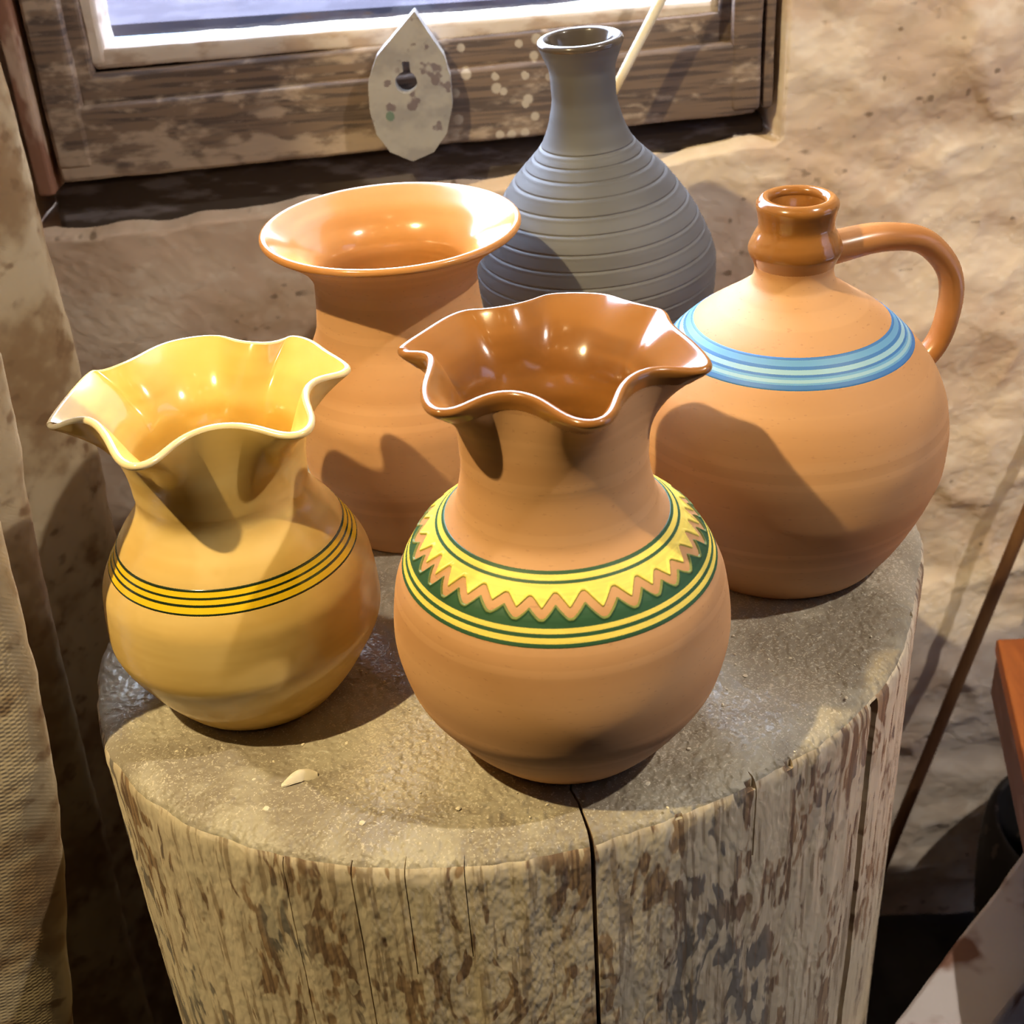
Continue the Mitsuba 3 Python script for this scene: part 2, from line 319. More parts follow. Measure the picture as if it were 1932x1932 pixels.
# outside: sash bottom bevel, gap with painted shade, stone sill, paving
def wedge(name, pts, x0, x1, mat, label=None):
    pg = sg.Polygon(pts)
    t = trimesh.creation.extrude_polygon(pg, x1 - x0, engine='earcut')
    v = t.vertices; t.vertices = np.stack([v[:, 2] + x0, v[:, 0], v[:, 1] + Z0], 1)
    t.fix_normals()
    k = put(name, t, mat); tag(k, label, kind='structure')
wedge('trim_2', [(.933, .20), (.933, .2285), (.966, .2255), (.975, .20)], -.26, .17, 'sill_white', 'pale painted outer edge of the window sash')
wedge('trim_3', [(.967, .05), (.967, .205), (1.05, .200), (1.05, .05)], -.6, .5, 'sill_gap_shade', 'gap along the outside of the window with its shade painted dark')
wedge('trim_4', [(1.045, .05), (1.045, .219), (1.36, .214), (1.36, .05)], -.9, .9, 'sill_stone', 'grey stone sill outside the window')
wedge('ground', [(1.36, -.1), (1.36, .20), (9.0, .20), (9.0, -.1)], -7, 7, 'paving', 'grey paving outside the window')

# ------------------------------------------------------------------ lamps
for i, (c, r, inten, colr) in enumerate(LAMPS):
    key = numbered('ceiling_lamp')
    scene[key + '__bulb'] = {'type': 'sphere', 'center': c.tolist(), 'radius': r, 'bsdf': {'type': 'diffuse', 'reflectance': {'type': 'rgb', 'value': [.5, .5, .5]}},
                             'emitter': {'type': 'area', 'sampling_weight': (7.0, 3.0)[i] if i < 2 else .35, 'radiance': {'type': 'rgb', 'value': (colr * inten / (math.pi * r * r)).tolist()}}}
    aim = (np.array([.0, .5, Z0 + .08]) - c); aim /= np.linalg.norm(aim)
    ex = np.cross(aim, [0, 0, 1.0]); ex /= np.linalg.norm(ex); ey = np.cross(aim, ex)
    ww = np.linspace(0, 2 * np.pi, 28, endpoint=False); ring = np.cos(ww)[:, None] * ex + np.sin(ww)[:, None] * ey
    shade = np.array([c + aim * (d * r) + ring * (q * r) for d, q in ((-1.5, .05), (-1.5, .9), (-1.2, 1.25), (-.3, 1.5), *(((2.0, 1.78), (4.0, 1.78), (4.0, 1.68), (2.0, 1.68)) if i == 0 else ((1.6, 1.9), (2.4, 2.05), (2.4, 1.95), (1.6, 1.8))), (-.3, 1.4), (-1.1, 1.15), (-1.35, .8), (-1.35, .05))])
    scene[key + '__shade'] = mikit.ply((shade.reshape(-1, 3), quads(grid_faces(12, 28, True))), 'lamp_metal', smooth=40)
    top = c - aim * 1.5 * r
    scene[key + '__stem'] = mikit.ply(tube([top, [top[0], top[1], top[2] + .03], [top[0], top[1], 2.4]], .006, 10), 'lamp_metal', smooth=40)
    tag(key, 'small warm spot lamp hanging from the ceiling', 'lamp', 'warm ceiling spot lamps')

# ------------------------------------------------------------------ stump
SC = np.array([-.011, .6235])
EDGE = [[-.221, .581], [-.22, .553], [-.216, .531], [-.206, .497], [-.192, .47], [-.165, .44], [-.139, .422], [-.107, .408], [-.068, .398], [-.035, .395], [-.002, .397], [.044, .408], [.08, .423], [.119, .445], [.149, .467], [.165, .483], [.185, .509], [.204, .547], [.222, .594], [.232, .629]]
def build_stump():
    e = np.array(EDGE) - SC
    th = np.unwrap(np.arctan2(e[:, 1], e[:, 0])); r = np.hypot(*e.T)
    ext = np.linspace(th[-1], th[0] + 2 * np.pi, 12)[1:-1]
    tt = np.r_[th, ext, th[0] + 2 * np.pi]; rr = np.r_[r, np.interp(ext, [th[-1], th[-1] + .5, th[0] + 2 * np.pi - .4, th[0] + 2 * np.pi], [r[-1], .224, .222, r[0]]), r[0]]
    R = CubicSpline(tt, rr, bc_type='periodic')
    N = 900
    a = np.linspace(0, 2 * np.pi, N, endpoint=False); a = a + th[0]
    Ra = R(a)
    ca, sa = np.cos(a), np.sin(a)
    rows = []
    bevel = .004
    fr = np.r_[np.linspace(.04, .90, 44), np.linspace(.91, 1, 10)]
    qa = np.stack([np.cos(a) * .228, np.sin(a) * .228, 0 * a], -1)
    rag = .0030 * (meshkit.fbm(qa * 75, 4, 21) - .5)
    for s in fr:                                        # the top
        rad = (Ra - bevel + rag * np.clip((s - .95) / .05, 0, 1)) * s
        x, y = SC[0] + rad * ca, SC[1] + rad * sa
        q = np.stack([x, y, 0 * x], -1)
        z = .0016 * (meshkit.fbm(q * 30, 3, 2) - .5) + .0012 * (meshkit.fbm(q * 180, 2, 3) - .5) - .0035 * np.clip((s - .93) / .07, 0, 1) ** 2
        rows.append(np.stack([x, y, z], -1))
    zs = np.r_[-.0055, -.0085, np.linspace(-.013, -.36, 150), np.linspace(-.38, -Z0, 12)]
    for k, z in enumerate(zs):
        q3 = np.stack([np.cos(a) * .228 * 1, np.sin(a) * .228, 0 * a + z], -1)
        wob = .0022 * (meshkit.fbm(q3 * np.array([26, 26, 9]), 3, 4) - .5) + .0022 * (meshkit.fbm(q3 * np.array([150, 150, 12]), 3, 6) - .5) + .0006 * (meshkit.fbm(q3 * 140, 3, 8) - .5)
        rad = Ra - bevel * (0.45 if k == 0 else .12 if k == 1 else 0) + wob * min(1, .35 + k / 3) + rag * (1.0, .8, .5, .25)[min(k, 3)] * (k < 4) + .012 * max(0, -z - .35)
        rows.append(np.stack([SC[0] + rad * ca, SC[1] + rad * sa, 0 * a + z], -1))
    v = np.concatenate(rows); n = len(rows)
    f = quads(grid_faces(n, N, True, flip=True))
    v = np.vstack([v, [[SC[0], SC[1], 0]], [[SC[0], SC[1], -Z0]]])
    j = np.arange(N); j1 = (j + 1) % N
    f = np.vstack([f, np.stack([j, j1, j * 0 + n * N], 1), np.stack([j1 + (n - 1) * N, j + (n - 1) * N, j * 0 + n * N + 1], 1)])
    m = tri2man(v, f)
    if m.volume() < 0:
        m = tri2man(v, f[:, ::-1])
    def crack(pts, widths, z0, z1):
        pts = np.array(pts, float); d = np.gradient(pts, axis=0); d /= np.linalg.norm(d, axis=1, keepdims=True)
        nn = np.stack([-d[:, 1], d[:, 0]], 1); w = np.array(widths)[:, None] / 2
        poly = np.vstack([pts + nn * w, (pts - nn * w)[::-1]])
        cs = m3.CrossSection([poly]) if sg.Polygon(poly).exterior.is_ccw else m3.CrossSection([poly[::-1]])
        return cs.extrude(z1 - z0).translate([0, 0, z0])
    m = m - crack([(.0265, .380), (.0252, .397), (.0240, .408), (.0217, .418), (.0205, .425), (.0175, .433), (.0190, .44)], [.0024, .0022, .0019, .0016, .0014, .0010, .0005], -.5, .02)
    def radial(ang, depth, w, z0, z1):
        d = np.array([np.cos(ang), np.sin(ang)]); rr_ = float(R(th[0] + (ang - th[0]) % (2 * np.pi)))
        return crack([SC + d * (rr_ + .006), SC + d * (rr_ - depth * .5), SC + d * (rr_ - depth)], [w * 1.1, w, w * .3], z0, z1)
    ang = lambda x, y: math.atan2(y - SC[1], x - SC[0])
    m = m - radial(ang(.166, .486), .007, .0068, -.5, -.007)
    for (x, y), w, z0, z1 in (((-.078, .400), .0006, -.4, -.004), ((-.108, .408), .0005, -.4, -.006), ((-.055, .397), .0005, -.07, -.002), ((-.03, .395), .0004, -.06, -.002), ((.10, .434), .0009, -.05, .01)):
        m = m - radial(ang(x, y), .006, w, z0, z1)
    for (x, y), w, h in (((.098, .432), .0045, .008), ((.118, .4445), .0042, .009), ((.064, .4155), .0035, .006), ((.2055, .549), .004, .007)):
        a0 = ang(x, y); d = np.array([np.cos(a0), np.sin(a0)]); rr_ = float(R(th[0] + (a0 - th[0]) % (2 * np.pi)))
        c = m3.Manifold.cube([.008, w, h], True).rotate([0, 0, math.degrees(a0)]).translate([*(SC + d * (rr_ + .001)), -.004])
        m = m - c
    t = man2tri(m)
    t.vertices[:, 2] += Z0
    return t
STUMP = build_stump()
_v0, _f0, _n0 = meshkit.arrays(STUMP, 45)
_nf = np.cross(_v0[_f0[:, 1]] - _v0[_f0[:, 0]], _v0[_f0[:, 2]] - _v0[_f0[:, 0]]); _nf /= np.linalg.norm(_nf, axis=1, keepdims=True) + 1e-20
_isup = (_nf[:, 2] > .5) & (_v0[_f0].mean(1)[:, 2] > Z0 - .0075)
for _k, _m, _b in (('trunk', ~_isup, 'stump_wood'), ('cut_face', _isup, 'stump_cut')):
    _u, _inv = np.unique(_f0[_m], return_inverse=True)
    scene['tree_stump__' + _k] = dict(type='ply', filename=meshkit.write_ply((_v0[_u], _inv.reshape(-1, 3)), normals=_n0[_u]), face_normals=False, bsdf={'type': 'ref', 'id': _b})
tag('tree_stump__cut_face', 'dusty sawn top with pale flecks')
tag('tree_stump', 'thick whitewashed tree stump with a black crack, holding the five pots', 'stump')
def crumbs():
    out = []
    base = trimesh.creation.icosphere(0, 1.0)
    for i in range(420):
        a = rng.uniform(0, 2 * np.pi); r = .222 * math.sqrt(rng.uniform(0, 1)); x, y = SC[0] + r * math.cos(a), SC[1] + r * math.sin(a)
        if r < .10 and y > .5: continue
        s = .0004 + .0009 * rng.uniform() ** 3
        v = base.vertices * s * rng.uniform(.6, 1.5, 3) * np.array([1, 1, .6]); v[:, 2] = np.maximum(v[:, 2], -.0002)
        c, sn = math.cos(a * 7), math.sin(a * 7)
        v = np.stack([v[:, 0] * c - v[:, 1] * sn, v[:, 0] * sn + v[:, 1] * c, v[:, 2]], 1) + [x, y, Z0 + .0003]
        out.append((v, base.faces))
    return join(*out)
k = put('clay_crumb', crumbs(), 'dry_clay', 'tree_stump'); tag(k, 'pale dried clay crumbs', kind='stuff')
# curled clay shaving
def shaving():
    u = np.linspace(0, 1, 24); w = np.linspace(-1, 1, 9); U_, W_ = np.meshgrid(u, w, indexing='ij')
    wid = .0028 * np.sin(np.pi * np.clip(U_ * .9 + .05, 0, 1)) ** .7 * (1 + .25 * np.sin(9 * U_) * (U_ > .6))
    x = -.008 + .0165 * U_; y = W_ * wid + .0035 * np.sin(2.2 * U_); z = .0008 + .0042 * np.sin(np.pi * U_ * .95) * (1 - .7 * W_ ** 2) + .0012 * U_ * W_
    ang_ = .12; top = np.stack([x * np.cos(ang_) - y * np.sin(ang_), x * np.sin(ang_) + y * np.cos(ang_), z], -1).reshape(-1, 3)
    bot = top - [0, 0, .0006]
    f = quads(grid_faces(24, 9)); n = len(top)
    return np.vstack([top, bot]) + [-.1035, .4475, Z0], np.vstack([f, f[:, ::-1] + n])
tag(put('clay_shaving', shaving(), 'dry_clay', smooth=True), 'small curled pale clay shaving on the stump in front of the yellow vase', 'shaving')

# ------------------------------------------------------------------ pots
NT = 200
def lathe_grid(prof, zrows, c, th_n=NT):
    th = np.linspace(0, 2 * np.pi, th_n, endpoint=False)
    r = prof(zrows)
    return np.stack([c[0] + r[:, None] * np.cos(th), c[1] + r[:, None] * np.sin(th), np.broadcast_to(zrows[:, None], (len(zrows), th_n))], -1), th
def grid_normals(G):
    du = np.roll(G, -1, 1) - np.roll(G, 1, 1); dv = np.gradient(G, axis=0)
    n = np.cross(du, dv); n /= np.maximum(np.linalg.norm(n, axis=2, keepdims=True), 1e-12)
    return n
def shell(G, thick, bottom_z):
    """outer grid (rows bottom to top) -> lining grid: round lip, then down the inside to the inner floor."""
    n = grid_normals(G); th = np.broadcast_to(np.asarray(thick)[:, None, None], G.shape[:2] + (1,))
    I = G - n * th
    keep = I[:, 0, 2] > bottom_z
    I = I[keep]
    top_o, top_i = G[-1], I[-1]; mid = (top_o + top_i) / 2; rad = np.linalg.norm(top_o - top_i, axis=1, keepdims=True) / 2
    tan = G[-1] - G[-2]; tan /= np.linalg.norm(tan, axis=1, keepdims=True); out = (top_o - top_i) / (2 * rad)
    tan = tan - (tan * out).sum(1, keepdims=True) * out; tan /= np.linalg.norm(tan, axis=1, keepdims=True)
    cap = [mid + rad * (math.cos(p) * out + math.sin(p) * tan) for p in np.linspace(0, math.pi, 9)]
    L = np.concatenate([np.array(cap), I[::-1][1:]])
    return L
def grid_mesh(G, center_last=False, center_first=False, flip=False):
    n, m = G.shape[:2]; v = G.reshape(-1, 3); f = quads(grid_faces(n, m, True, flip=flip)); j = np.arange(m); j1 = (j + 1) % m
    if center_last:
        v = np.vstack([v, v[(n - 1) * m:n * m].mean(0)]); t = np.stack([j + (n - 1) * m, j1 + (n - 1) * m, j * 0 + len(v) - 1], 1); f = np.vstack([f, t[:, ::-1] if flip else t])
    if center_first:
        v = np.vstack([v, G[0].mean(0)]); t = np.stack([j1, j, j * 0 + len(v) - 1], 1); f = np.vstack([f, t[:, ::-1] if flip else t])
    return v, f
def lift(m, tilt=None, base=None):
    v, f = m; v = np.array(v)
    if tilt is not None:
        a = np.array([tilt[0], tilt[1], 1.]); a /= np.linalg.norm(a); x = np.cross([0, 1., 0], a); x /= np.linalg.norm(x); y = np.cross(a, x)
        q = v - [base[0], base[1], 0]; v = q[:, :1] * x + q[:, 1:2] * y + q[:, 2:3] * a + [base[0], base[1], 0]
    return v + [0, 0, Z0], f
def foot(r0):
    """rounded foot rows below the first profile row"""
    return None
def rim_curve(pts, n, smooth=.0016):
    p = np.array(pts); p = np.vstack([p, p[:1]])
    s = np.r_[0, np.cumsum(np.linalg.norm(np.diff(p, axis=0), axis=1))]
    cs = CubicSpline(s, p, bc_type='periodic'); u = np.linspace(0, s[-1], 720, endpoint=False); q = cs(u)
    F_ = np.fft.fft(q, axis=0); k = np.fft.fftfreq(720, 1 / 720); F_ *= np.exp(-(k / 15.0) ** 4)[:, None]; q = np.fft.ifft(F_, axis=0).real
    th = np.unwrap(np.arctan2(q[:, 1], q[:, 0]))
    if th[-1] < th[0]:
        q = q[::-1]; th = np.unwrap(np.arctan2(q[:, 1], q[:, 0]))
    # base angle: the turning of the curve, evened out so that it grows steadily
    lo = np.unwrap(np.r_[th, th[0] + 2 * np.pi])[:-1] - np.linspace(0, 2 * np.pi, 720, endpoint=False)
    F_ = np.fft.fft(lo); F_ *= np.exp(-(k / 5.0) ** 2); base = np.fft.ifft(F_).real + np.linspace(0, 2 * np.pi, 720, endpoint=False)
    idx = np.linspace(0, 720, n, endpoint=False)
    per = lambda a: np.interp(idx, np.arange(721), np.r_[a, a[:1]])
    b = np.interp(idx, np.arange(721), np.r_[base, base[0] + 2 * np.pi])
    return np.stack([per(q[:, 0]), per(q[:, 1]), per(q[:, 2])], 1), b
def lipped(prof, c, zneck, rim, nt, zrows):
    """rows up to the neck are round; above, the wall leans over into the fluted rim"""
    rc, b = rim_curve(rim, nt)
    rows = [np.stack([c[0] + prof(z) * np.cos(b), c[1] + prof(z) * np.sin(b), 0 * b + z], 1) for z in zrows if z < zneck]
    rn = float(prof(zneck)); sl = float((prof(zneck) - prof(zneck - .004)) / .004)
    for t in np.r_[np.linspace(0, .92, 26), .95, .975, 1.0]:
        w = t ** 2.5 * (.85 + .15 * t); rad = rn + sl * t * .01
        xy = (1 - w) * np.stack([rad * np.cos(b), rad * np.sin(b)], 1) + w * rc[:, :2]
        z = zneck + (rc[:, 2] - zneck) * (t ** (1.0))
        rows.append(np.stack([c[0] + xy[:, 0], c[1] + xy[:, 1], z], 1))
    return np.array(rows)
def zr(h, n=90):
    return np.linspace(0, h, n)
def with_foot(zs, rs, round_=.0022):
    """adds a small rounded foot to the profile knots"""
    f = PchipInterpolator(zs, rs)
    def g(z):
        z = np.asarray(z, float); k = np.clip(1 - z / round_, 0, 1)
        return f(z) - round_ * (1 - np.sqrt(np.clip(1 - k * k, 0, 1))) * .9
    return g
def band(prof, c, z0, z1, off, n, nt, rel=None):
    zs = np.linspace(z0, z1, n); G, th = lathe_grid(prof, zs, c, nt); nrm = grid_normals(G); d = np.full(G.shape[:2], off)
    d[0] = d[-1] = -.0002
    if rel is not None: d = d + rel(zs[:, None], th[None])
    return G + nrm * d[..., None]

# --- the brown vase in front: fluted rim, painted shoulder
FZ = np.arange(9) * .1657 / 8
f_front = with_foot(FZ, [.043, .0597, .0709, .0744, .0721, .0624, .0427, .0389, .048])
RIM_F = [[-.0615, .0138, .1844], [-.0553, .0126, .1857], [-.0486, -.0056, .1872], [-.0504, -.0224, .186], [-.0488, -.0346, .185], [-.0435, -.0427, .1848], [-.0352, -.0417, .1861], [-.0279, -.0372, .1877], [-.0176, -.0364, .1889], [-.0088, -.0416, .1885], [-.0003, -.0522, .1866], [.0071, -.0582, .1853], [.015, -.0586, .1849], [.0206, -.0524, .1857], [.0248, -.041, .1874], [.0289, -.032, .1884], [.0349, -.0255, .1884], [.0436, -.0217, .1873], [.0521, -.0209, .1858], [.059, -.0211, .1845], [.0615, -.0159, .1843], [.0602, -.0073, .1849], [.0556, .0098, .1857], [.0509, .0243, .1857], [.0499, .041, .1841], [.041, .0455, .1847], [.0319, .0594, .1835], [.0167, .0659, .1834], [-.0001, .0649, .184], [-.0126, .0522, .1863], [-.0234, .0511, .1858], [-.028, .0541, .1848], [-.0388, .0493, .1845], [-.0489, .0354, .1849], [-.0568, .0245, .1846]]
G = lipped(f_front, FRONT_C, .1475, RIM_F, 300, np.r_[np.linspace(0, .003, 6), np.linspace(.005, .147, 80)])
CUT = len(G) - 5
put('body', lift(grid_mesh(G[:CUT + 1], center_first=True)), 'terracotta', 'brown_vase', smooth=True)
L = np.concatenate([G[CUT:-1] + grid_normals(G)[CUT:-1] * .0003, shell(G, np.interp(np.arange(len(G)), [0, len(G) - 25, len(G) - 1], [.006, .005, .0038]), .008)])
k = put('glazed_lining', lift(grid_mesh(L, center_last=True)), 'brown_glaze', 'brown_vase', smooth=True); tag(k, 'glossy dark brown glaze inside and over the rim')
def zig_rel(z, th):
    sl = np.gradient(zig_z_np(th), axis=1) / (2 * np.pi / th.shape[1]) / .067
    d = np.abs(z - zig_z_np(th)) / np.sqrt(1 + sl ** 2); w = .0014
    return -.0009 * np.clip((w - d) / .0006 + .5, 0, 1) + .0004 * np.exp(-((d - w - .0006) / .0005) ** 2)
B = band(f_front, FRONT_C, .0944, .1176, .0003, 110, 1500, zig_rel)
k = put('painted_band', lift(grid_mesh(B)), 'front_band_paint', 'brown_vase', smooth=True); tag(k, 'green and yellow painted stripes around the shoulder')
def zigzag():
    th = np.linspace(0, 2 * np.pi, 2400, endpoint=False); zc = zig_z_np(th); zsl = np.gradient(zc) / (2 * np.pi / 2400) / .067; rows = []
    for s in np.linspace(-1, 1, 5):
        z = zc + s * .00125 * np.sqrt(1 + zsl ** 2); e = .0005; r = f_front(z); sl = (f_front(z + e) - f_front(z - e)) / (2 * e); nn = 1 / np.sqrt(1 + sl ** 2)
        o = -.00042 - .0003 * (abs(s) > .9)
        rows.append(np.stack([FRONT_C[0] + (r + o * nn) * np.cos(th), FRONT_C[1] + (r + o * nn) * np.sin(th), z - o * sl * nn], 1))
    return np.array(rows)
k = put('zigzag', lift(grid_mesh(zigzag())), 'clay_bare', 'brown_vase__painted_band', smooth=True); tag(k, 'bare clay zigzag line carved through the paint')
tag('brown_vase', 'terracotta vase with brown fluted rim and green and yellow zigzag band, in front', 'vase')

# --- the yellow vase on the left
YC = np.array([-.1309, .526])
f_yel = with_foot(np.arange(9) * .1803 / 8, [.0398, .0555, .0648, .063, .052, .039, .0449, .0528, .0607])
RIM_Y = [[-.0644, -.0209, .1545], [-.0601, -.0155, .1556], [-.0527, -.0158, .157], [-.0446, -.0231, .158], [-.037, -.0345, .1579], [-.0304, -.0474, .1567], [-.0248, -.0564, .1557], [-.0181, -.0612, .1552], [-.0118, -.0594, .1559], [-.0071, -.052, .1575], [-.0006, -.0442, .1592], [.0073, -.0388, .1601], [.0177, -.0369, .1598], [.0285, -.0389, .1583], [.0375, -.0426, .1567], [.0434, -.0446, .1556], [.0479, -.0416, .1553], [.0508, -.0344, .1557], [.0505, -.0256, .1567], [.0478, -.0167, .1579], [.0469, -.0062, .1585], [.0492, .0032, .1581], [.0545, .0114, .1569], [.0615, .0134, .1554], [.0629, .0162, .155], [.0561, .0302, .1553], [.0458, .0473, .1548], [.0343, .0605, .1541], [.0263, .062, .1545], [.0213, .0506, .157], [.0136, .0508, .1575], [-.0014, .0658, .1548], [-.0154, .0679, .1541], [-.0265, .065, .154], [-.0357, .0545, .155], [-.0417, .0425, .1561], [-.0476, .0344, .1563], [-.0556, .039, .1544], [-.061, .0211, .1551], [-.0637, .0027, .1552], [-.0648, -.0133, .1548]]
G = lipped(f_yel, YC, .117, RIM_Y, 300, np.r_[np.linspace(0, .003, 6), np.linspace(.005, .1165, 70)])
put('body', lift(grid_mesh(G, center_first=True)), 'honey_glaze', 'yellow_vase', smooth=True)
L = shell(G, np.interp(np.arange(len(G)), [0, len(G) - 25, len(G) - 1], [.006, .005, .0034]), .008)
k = put('rim', lift(grid_mesh(L[:9])), 'honey_rim', 'yellow_vase', smooth=True); tag(k, 'pale worn edge of the fluted rim')
k = put('glazed_lining', lift(grid_mesh(L[8:], center_last=True)), 'honey_inside', 'yellow_vase', smooth=True); tag(k, 'bright yellow glaze inside')
k = put('painted_band', lift(grid_mesh(band(f_yel, YC, .0802, .0906, .0002, 24, NT))), 'yellow_band_paint', 'yellow_vase', smooth=True); tag(k, 'thin dark green and yellow stripes around the shoulder')
tag('yellow_vase', 'glossy honey yellow vase with fluted rim and thin dark stripes, on the left', 'vase')

# --- the plain vase with a wide flared mouth
BC = np.array([-.0545, .6828])
f_back = with_foot(np.r_[np.arange(8) * .1727 / 7][[0, 1, 2, 3, 4, 5, 6]].tolist() + [.155, .163, .169, .1727], [.0529, .0593, .0636, .0639, .0562, .046, .0443, .0472, .0545, .0630, .0687])
zz = np.r_[np.linspace(0, .003, 6), np.linspace(.005, .150, 70), np.linspace(.152, .1727, 22)]
G, _ = lathe_grid(f_back, zz, BC, 260)
put('body', lift(grid_mesh(G, center_first=True)), 'terracotta', 'wide_mouth_vase', smooth=True)
L = shell(G, np.interp(np.arange(len(G)), [0, len(G) - 20, len(G) - 1], [.006, .0055, .0045]), .008)
k = put('glazed_lining', lift(grid_mesh(L, center_last=True)), 'amber_glaze', 'wide_mouth_vase', smooth=True); tag(k, 'glossy amber glaze inside and over the flared rim')
tag('wide_mouth_vase', 'plain terracotta vase with a wide flared glossy mouth, behind the yellow vase', 'vase')

# --- the grey bottle vase
GC, GT = np.array([.067, .7851]), (-.0441, -.023)
gz = np.arange(10) * .2416 / 9
f_g0 = with_foot(np.r_[gz[:8], .200, .213, .226, .236, .2416], [.0528, .0599, .0664, .0715, .0742, .0657, .0488, .0257, .0212, .0188, .0190, .0222, .0246])
GROOVES = [.1845, .1785, .1726, .1653, .1569, .1483, .1387, .1301, .1213, .112, .102, .092, .081, .070, .059, .047]
def f_grey(z):
    z = np.asarray(z, float); r = f_g0(z)
    for g in GROOVES:
        r = r - .0007 * np.exp(-((z - g) / .00042) ** 2) + .00018 * np.exp(-((z - g + .0013) / .0008) ** 2)
    return r
zz = np.unique(np.r_[np.linspace(0, .003, 6), np.linspace(.004, .04, 30), np.linspace(.04, .19, 420), np.linspace(.19, .2416, 50)])
G, _ = lathe_grid(f_grey, zz, GC, 220)
put('body', lift(grid_mesh(G, center_first=True), GT, GC), 'grey_clay', 'grey_bottle_vase', smooth=True)
S, _ = lathe_grid(f_g0, zz[::4] if (len(zz) - 1) % 4 == 0 else np.r_[zz[::4], zz[-1]], GC, 220)
L = shell(S, np.full(len(S), .0052), .008)
k = put('glazed_lining', lift(grid_mesh(L, center_last=True), GT, GC), 'grey_glaze', 'grey_bottle_vase', smooth=True); tag(k, 'glossy dark glaze on the mouth')
tag('grey_bottle_vase', 'matte grey bottle vase with narrow neck and fine ring grooves, standing farthest back', 'vase')

# --- the round jug with a handle
JC = np.array([.1469, .6159])
jz = np.r_[np.arange(10) * .01519, .1519, .157, .163, .168, .1735, .179, .1855, .191, .1955, .1975]
jr = [.0536, .0643, .072, .0781, .0822, .0828, .0808, .0754, .0647, .0492, .0270, .0208, .0193, .0203, .0226, .0206, .0180, .0187, .0196, .0190]
f_jug = with_foot(jz, jr)
zz = np.r_[np.linspace(0, .003, 6), np.linspace(.005, .15, 90), np.linspace(.151, .1975, 60)]
G, _ = lathe_grid(f_jug, zz, JC, 240)
cut = int(np.argmin(abs(zz - .166)))
put('body', lift(grid_mesh(G[:cut + 1], center_first=True)), 'terracotta', 'handled_jug', smooth=True)
L = np.concatenate([G[cut:-1] + grid_normals(G)[cut:-1] * .0003 * np.clip(np.arange(len(G) - 1 - cut) / 3, 0, 1)[:, None, None], shell(G, np.interp(zz, [0, .15, .17, .1975], [.006, .006, .0062, .0060]), .008)])
k = put('glazed_neck', lift(grid_mesh(L, center_last=True)), 'brown_glaze', 'handled_jug', smooth=True); tag(k, 'glossy brown glazed neck and mouth')
k = put('painted_band', lift(grid_mesh(band(f_jug, JC, .1253, .1372, .0002, 30, 240))), 'blue_band_paint', 'handled_jug', smooth=True); tag(k, 'blue painted stripes around the shoulder')
hp = np.array([(.014, .1705), (.0262, .1705), (.041, .1714), (.056, .1700), (.0703, .1659), (.0813, .1571), (.0888, .1466), (.092, .1344), (.0912, .1211), (.0875, .1082), (.0800, .0990), (.072, .094)])
hs = CubicSpline(np.r_[0, np.cumsum(np.linalg.norm(np.diff(hp, axis=0), axis=1))], hp); uu = np.linspace(0, hs.x[-1], 90); h2 = hs(uu)
ph = math.radians(15); path = np.stack([JC[0] + h2[:, 0] * math.cos(ph), JC[1] + h2[:, 0] * math.sin(ph), h2[:, 1] + Z0], 1)
hr = np.interp(uu / uu[-1], [0, .1, .3, .6, .85, .93, 1], [.0085, .0078, .0068, .0060, .0056, .0058, .0075])
k = put('handle', tube(path, hr, 28, 1.25, side=(-math.sin(ph), math.cos(ph), 0)), 'handle_glaze' if 'handle_glaze' in scene else bsdf('handle_glaze', lambda p, n, uv: mix(lin(156, 102, 54), lin(172, 116, 68), smoothstep(.3, .7, fbm(p.x * 40, p.y * 40, p.z * 40, 3))), .28, .5, coat=.3), 'handled_jug', smooth=True)
tag(k, 'curved brown glazed handle')
tag('handled_jug', 'round terracotta jug with one looped handle and blue stripes, on the right', 'jug')

# ------------------------------------------------------------------ window latch and stick
def latch():
    out = [(-.0405, .246), (-.0665, .2205), (-.0735, .205), (-.0745, .188), (-.0715, .172), (-.064, .160), (-.050, .153), (-.036, .158), (-.0265, .170), (-.0215, .187), (-.0215, .205), (-.0245, .2185)]
    poly = sg.Polygon(out).buffer(.0015).buffer(-.001)
    hole = sg.Point(-.0495, .2035).buffer(.0068, 24).union(sg.box(-.0507, .207, -.0467, .2165))
    poly = poly.difference(hole.buffer(.0003))
    rings = [np.array(poly.exterior.coords)[:-1]] + [np.array(r.coords)[:-1] for r in poly.interiors]
    m = m3.CrossSection(rings, m3.FillRule.EvenOdd).extrude(.012)
    t = man2tri(m.refine_to_length(.003)); v = t.vertices
    n = (meshkit.fbm(np.c_[v[:, :2], v[:, 2]] * 120, 3) - .5)
    t.vertices = np.stack([v[:, 0] + .0008 * n, .886 - v[:, 2] + .03 * v[:, 0] + .0012 * n, v[:, 1] + Z0], 1)
    t.fix_normals()
    return t
tag(put('window_latch', latch(), 'latch_paint', smooth=35), 'pointed paint-spattered wooden latch plate with a keyhole-like hole on the window frame', 'latch')
put
sp = np.array([[.1335, .886, .278 + .01], [.113, .866, .244], [.086, .866, .197], [.079, .866, .185]])
tip0 = np.array([.086, .864, .197]); dirn = np.array([.113, .866, .244]) - tip0; dirn /= np.linalg.norm(dirn)
bot = tip0 - dirn * (.197 - .004) / dirn[2]; topp = tip0 + dirn * .17
path = np.linspace(bot, topp, 40) + [0, 0, Z0]; 
tag(put('thin_stick', tube(path, np.interp(np.linspace(0, 1, 40), [0, .5, 1], [.0030, .0030, .0036]), 16), 'pale_stick', smooth=40), 'pale thin wooden stick leaning by the window behind the grey vase', 'stick')

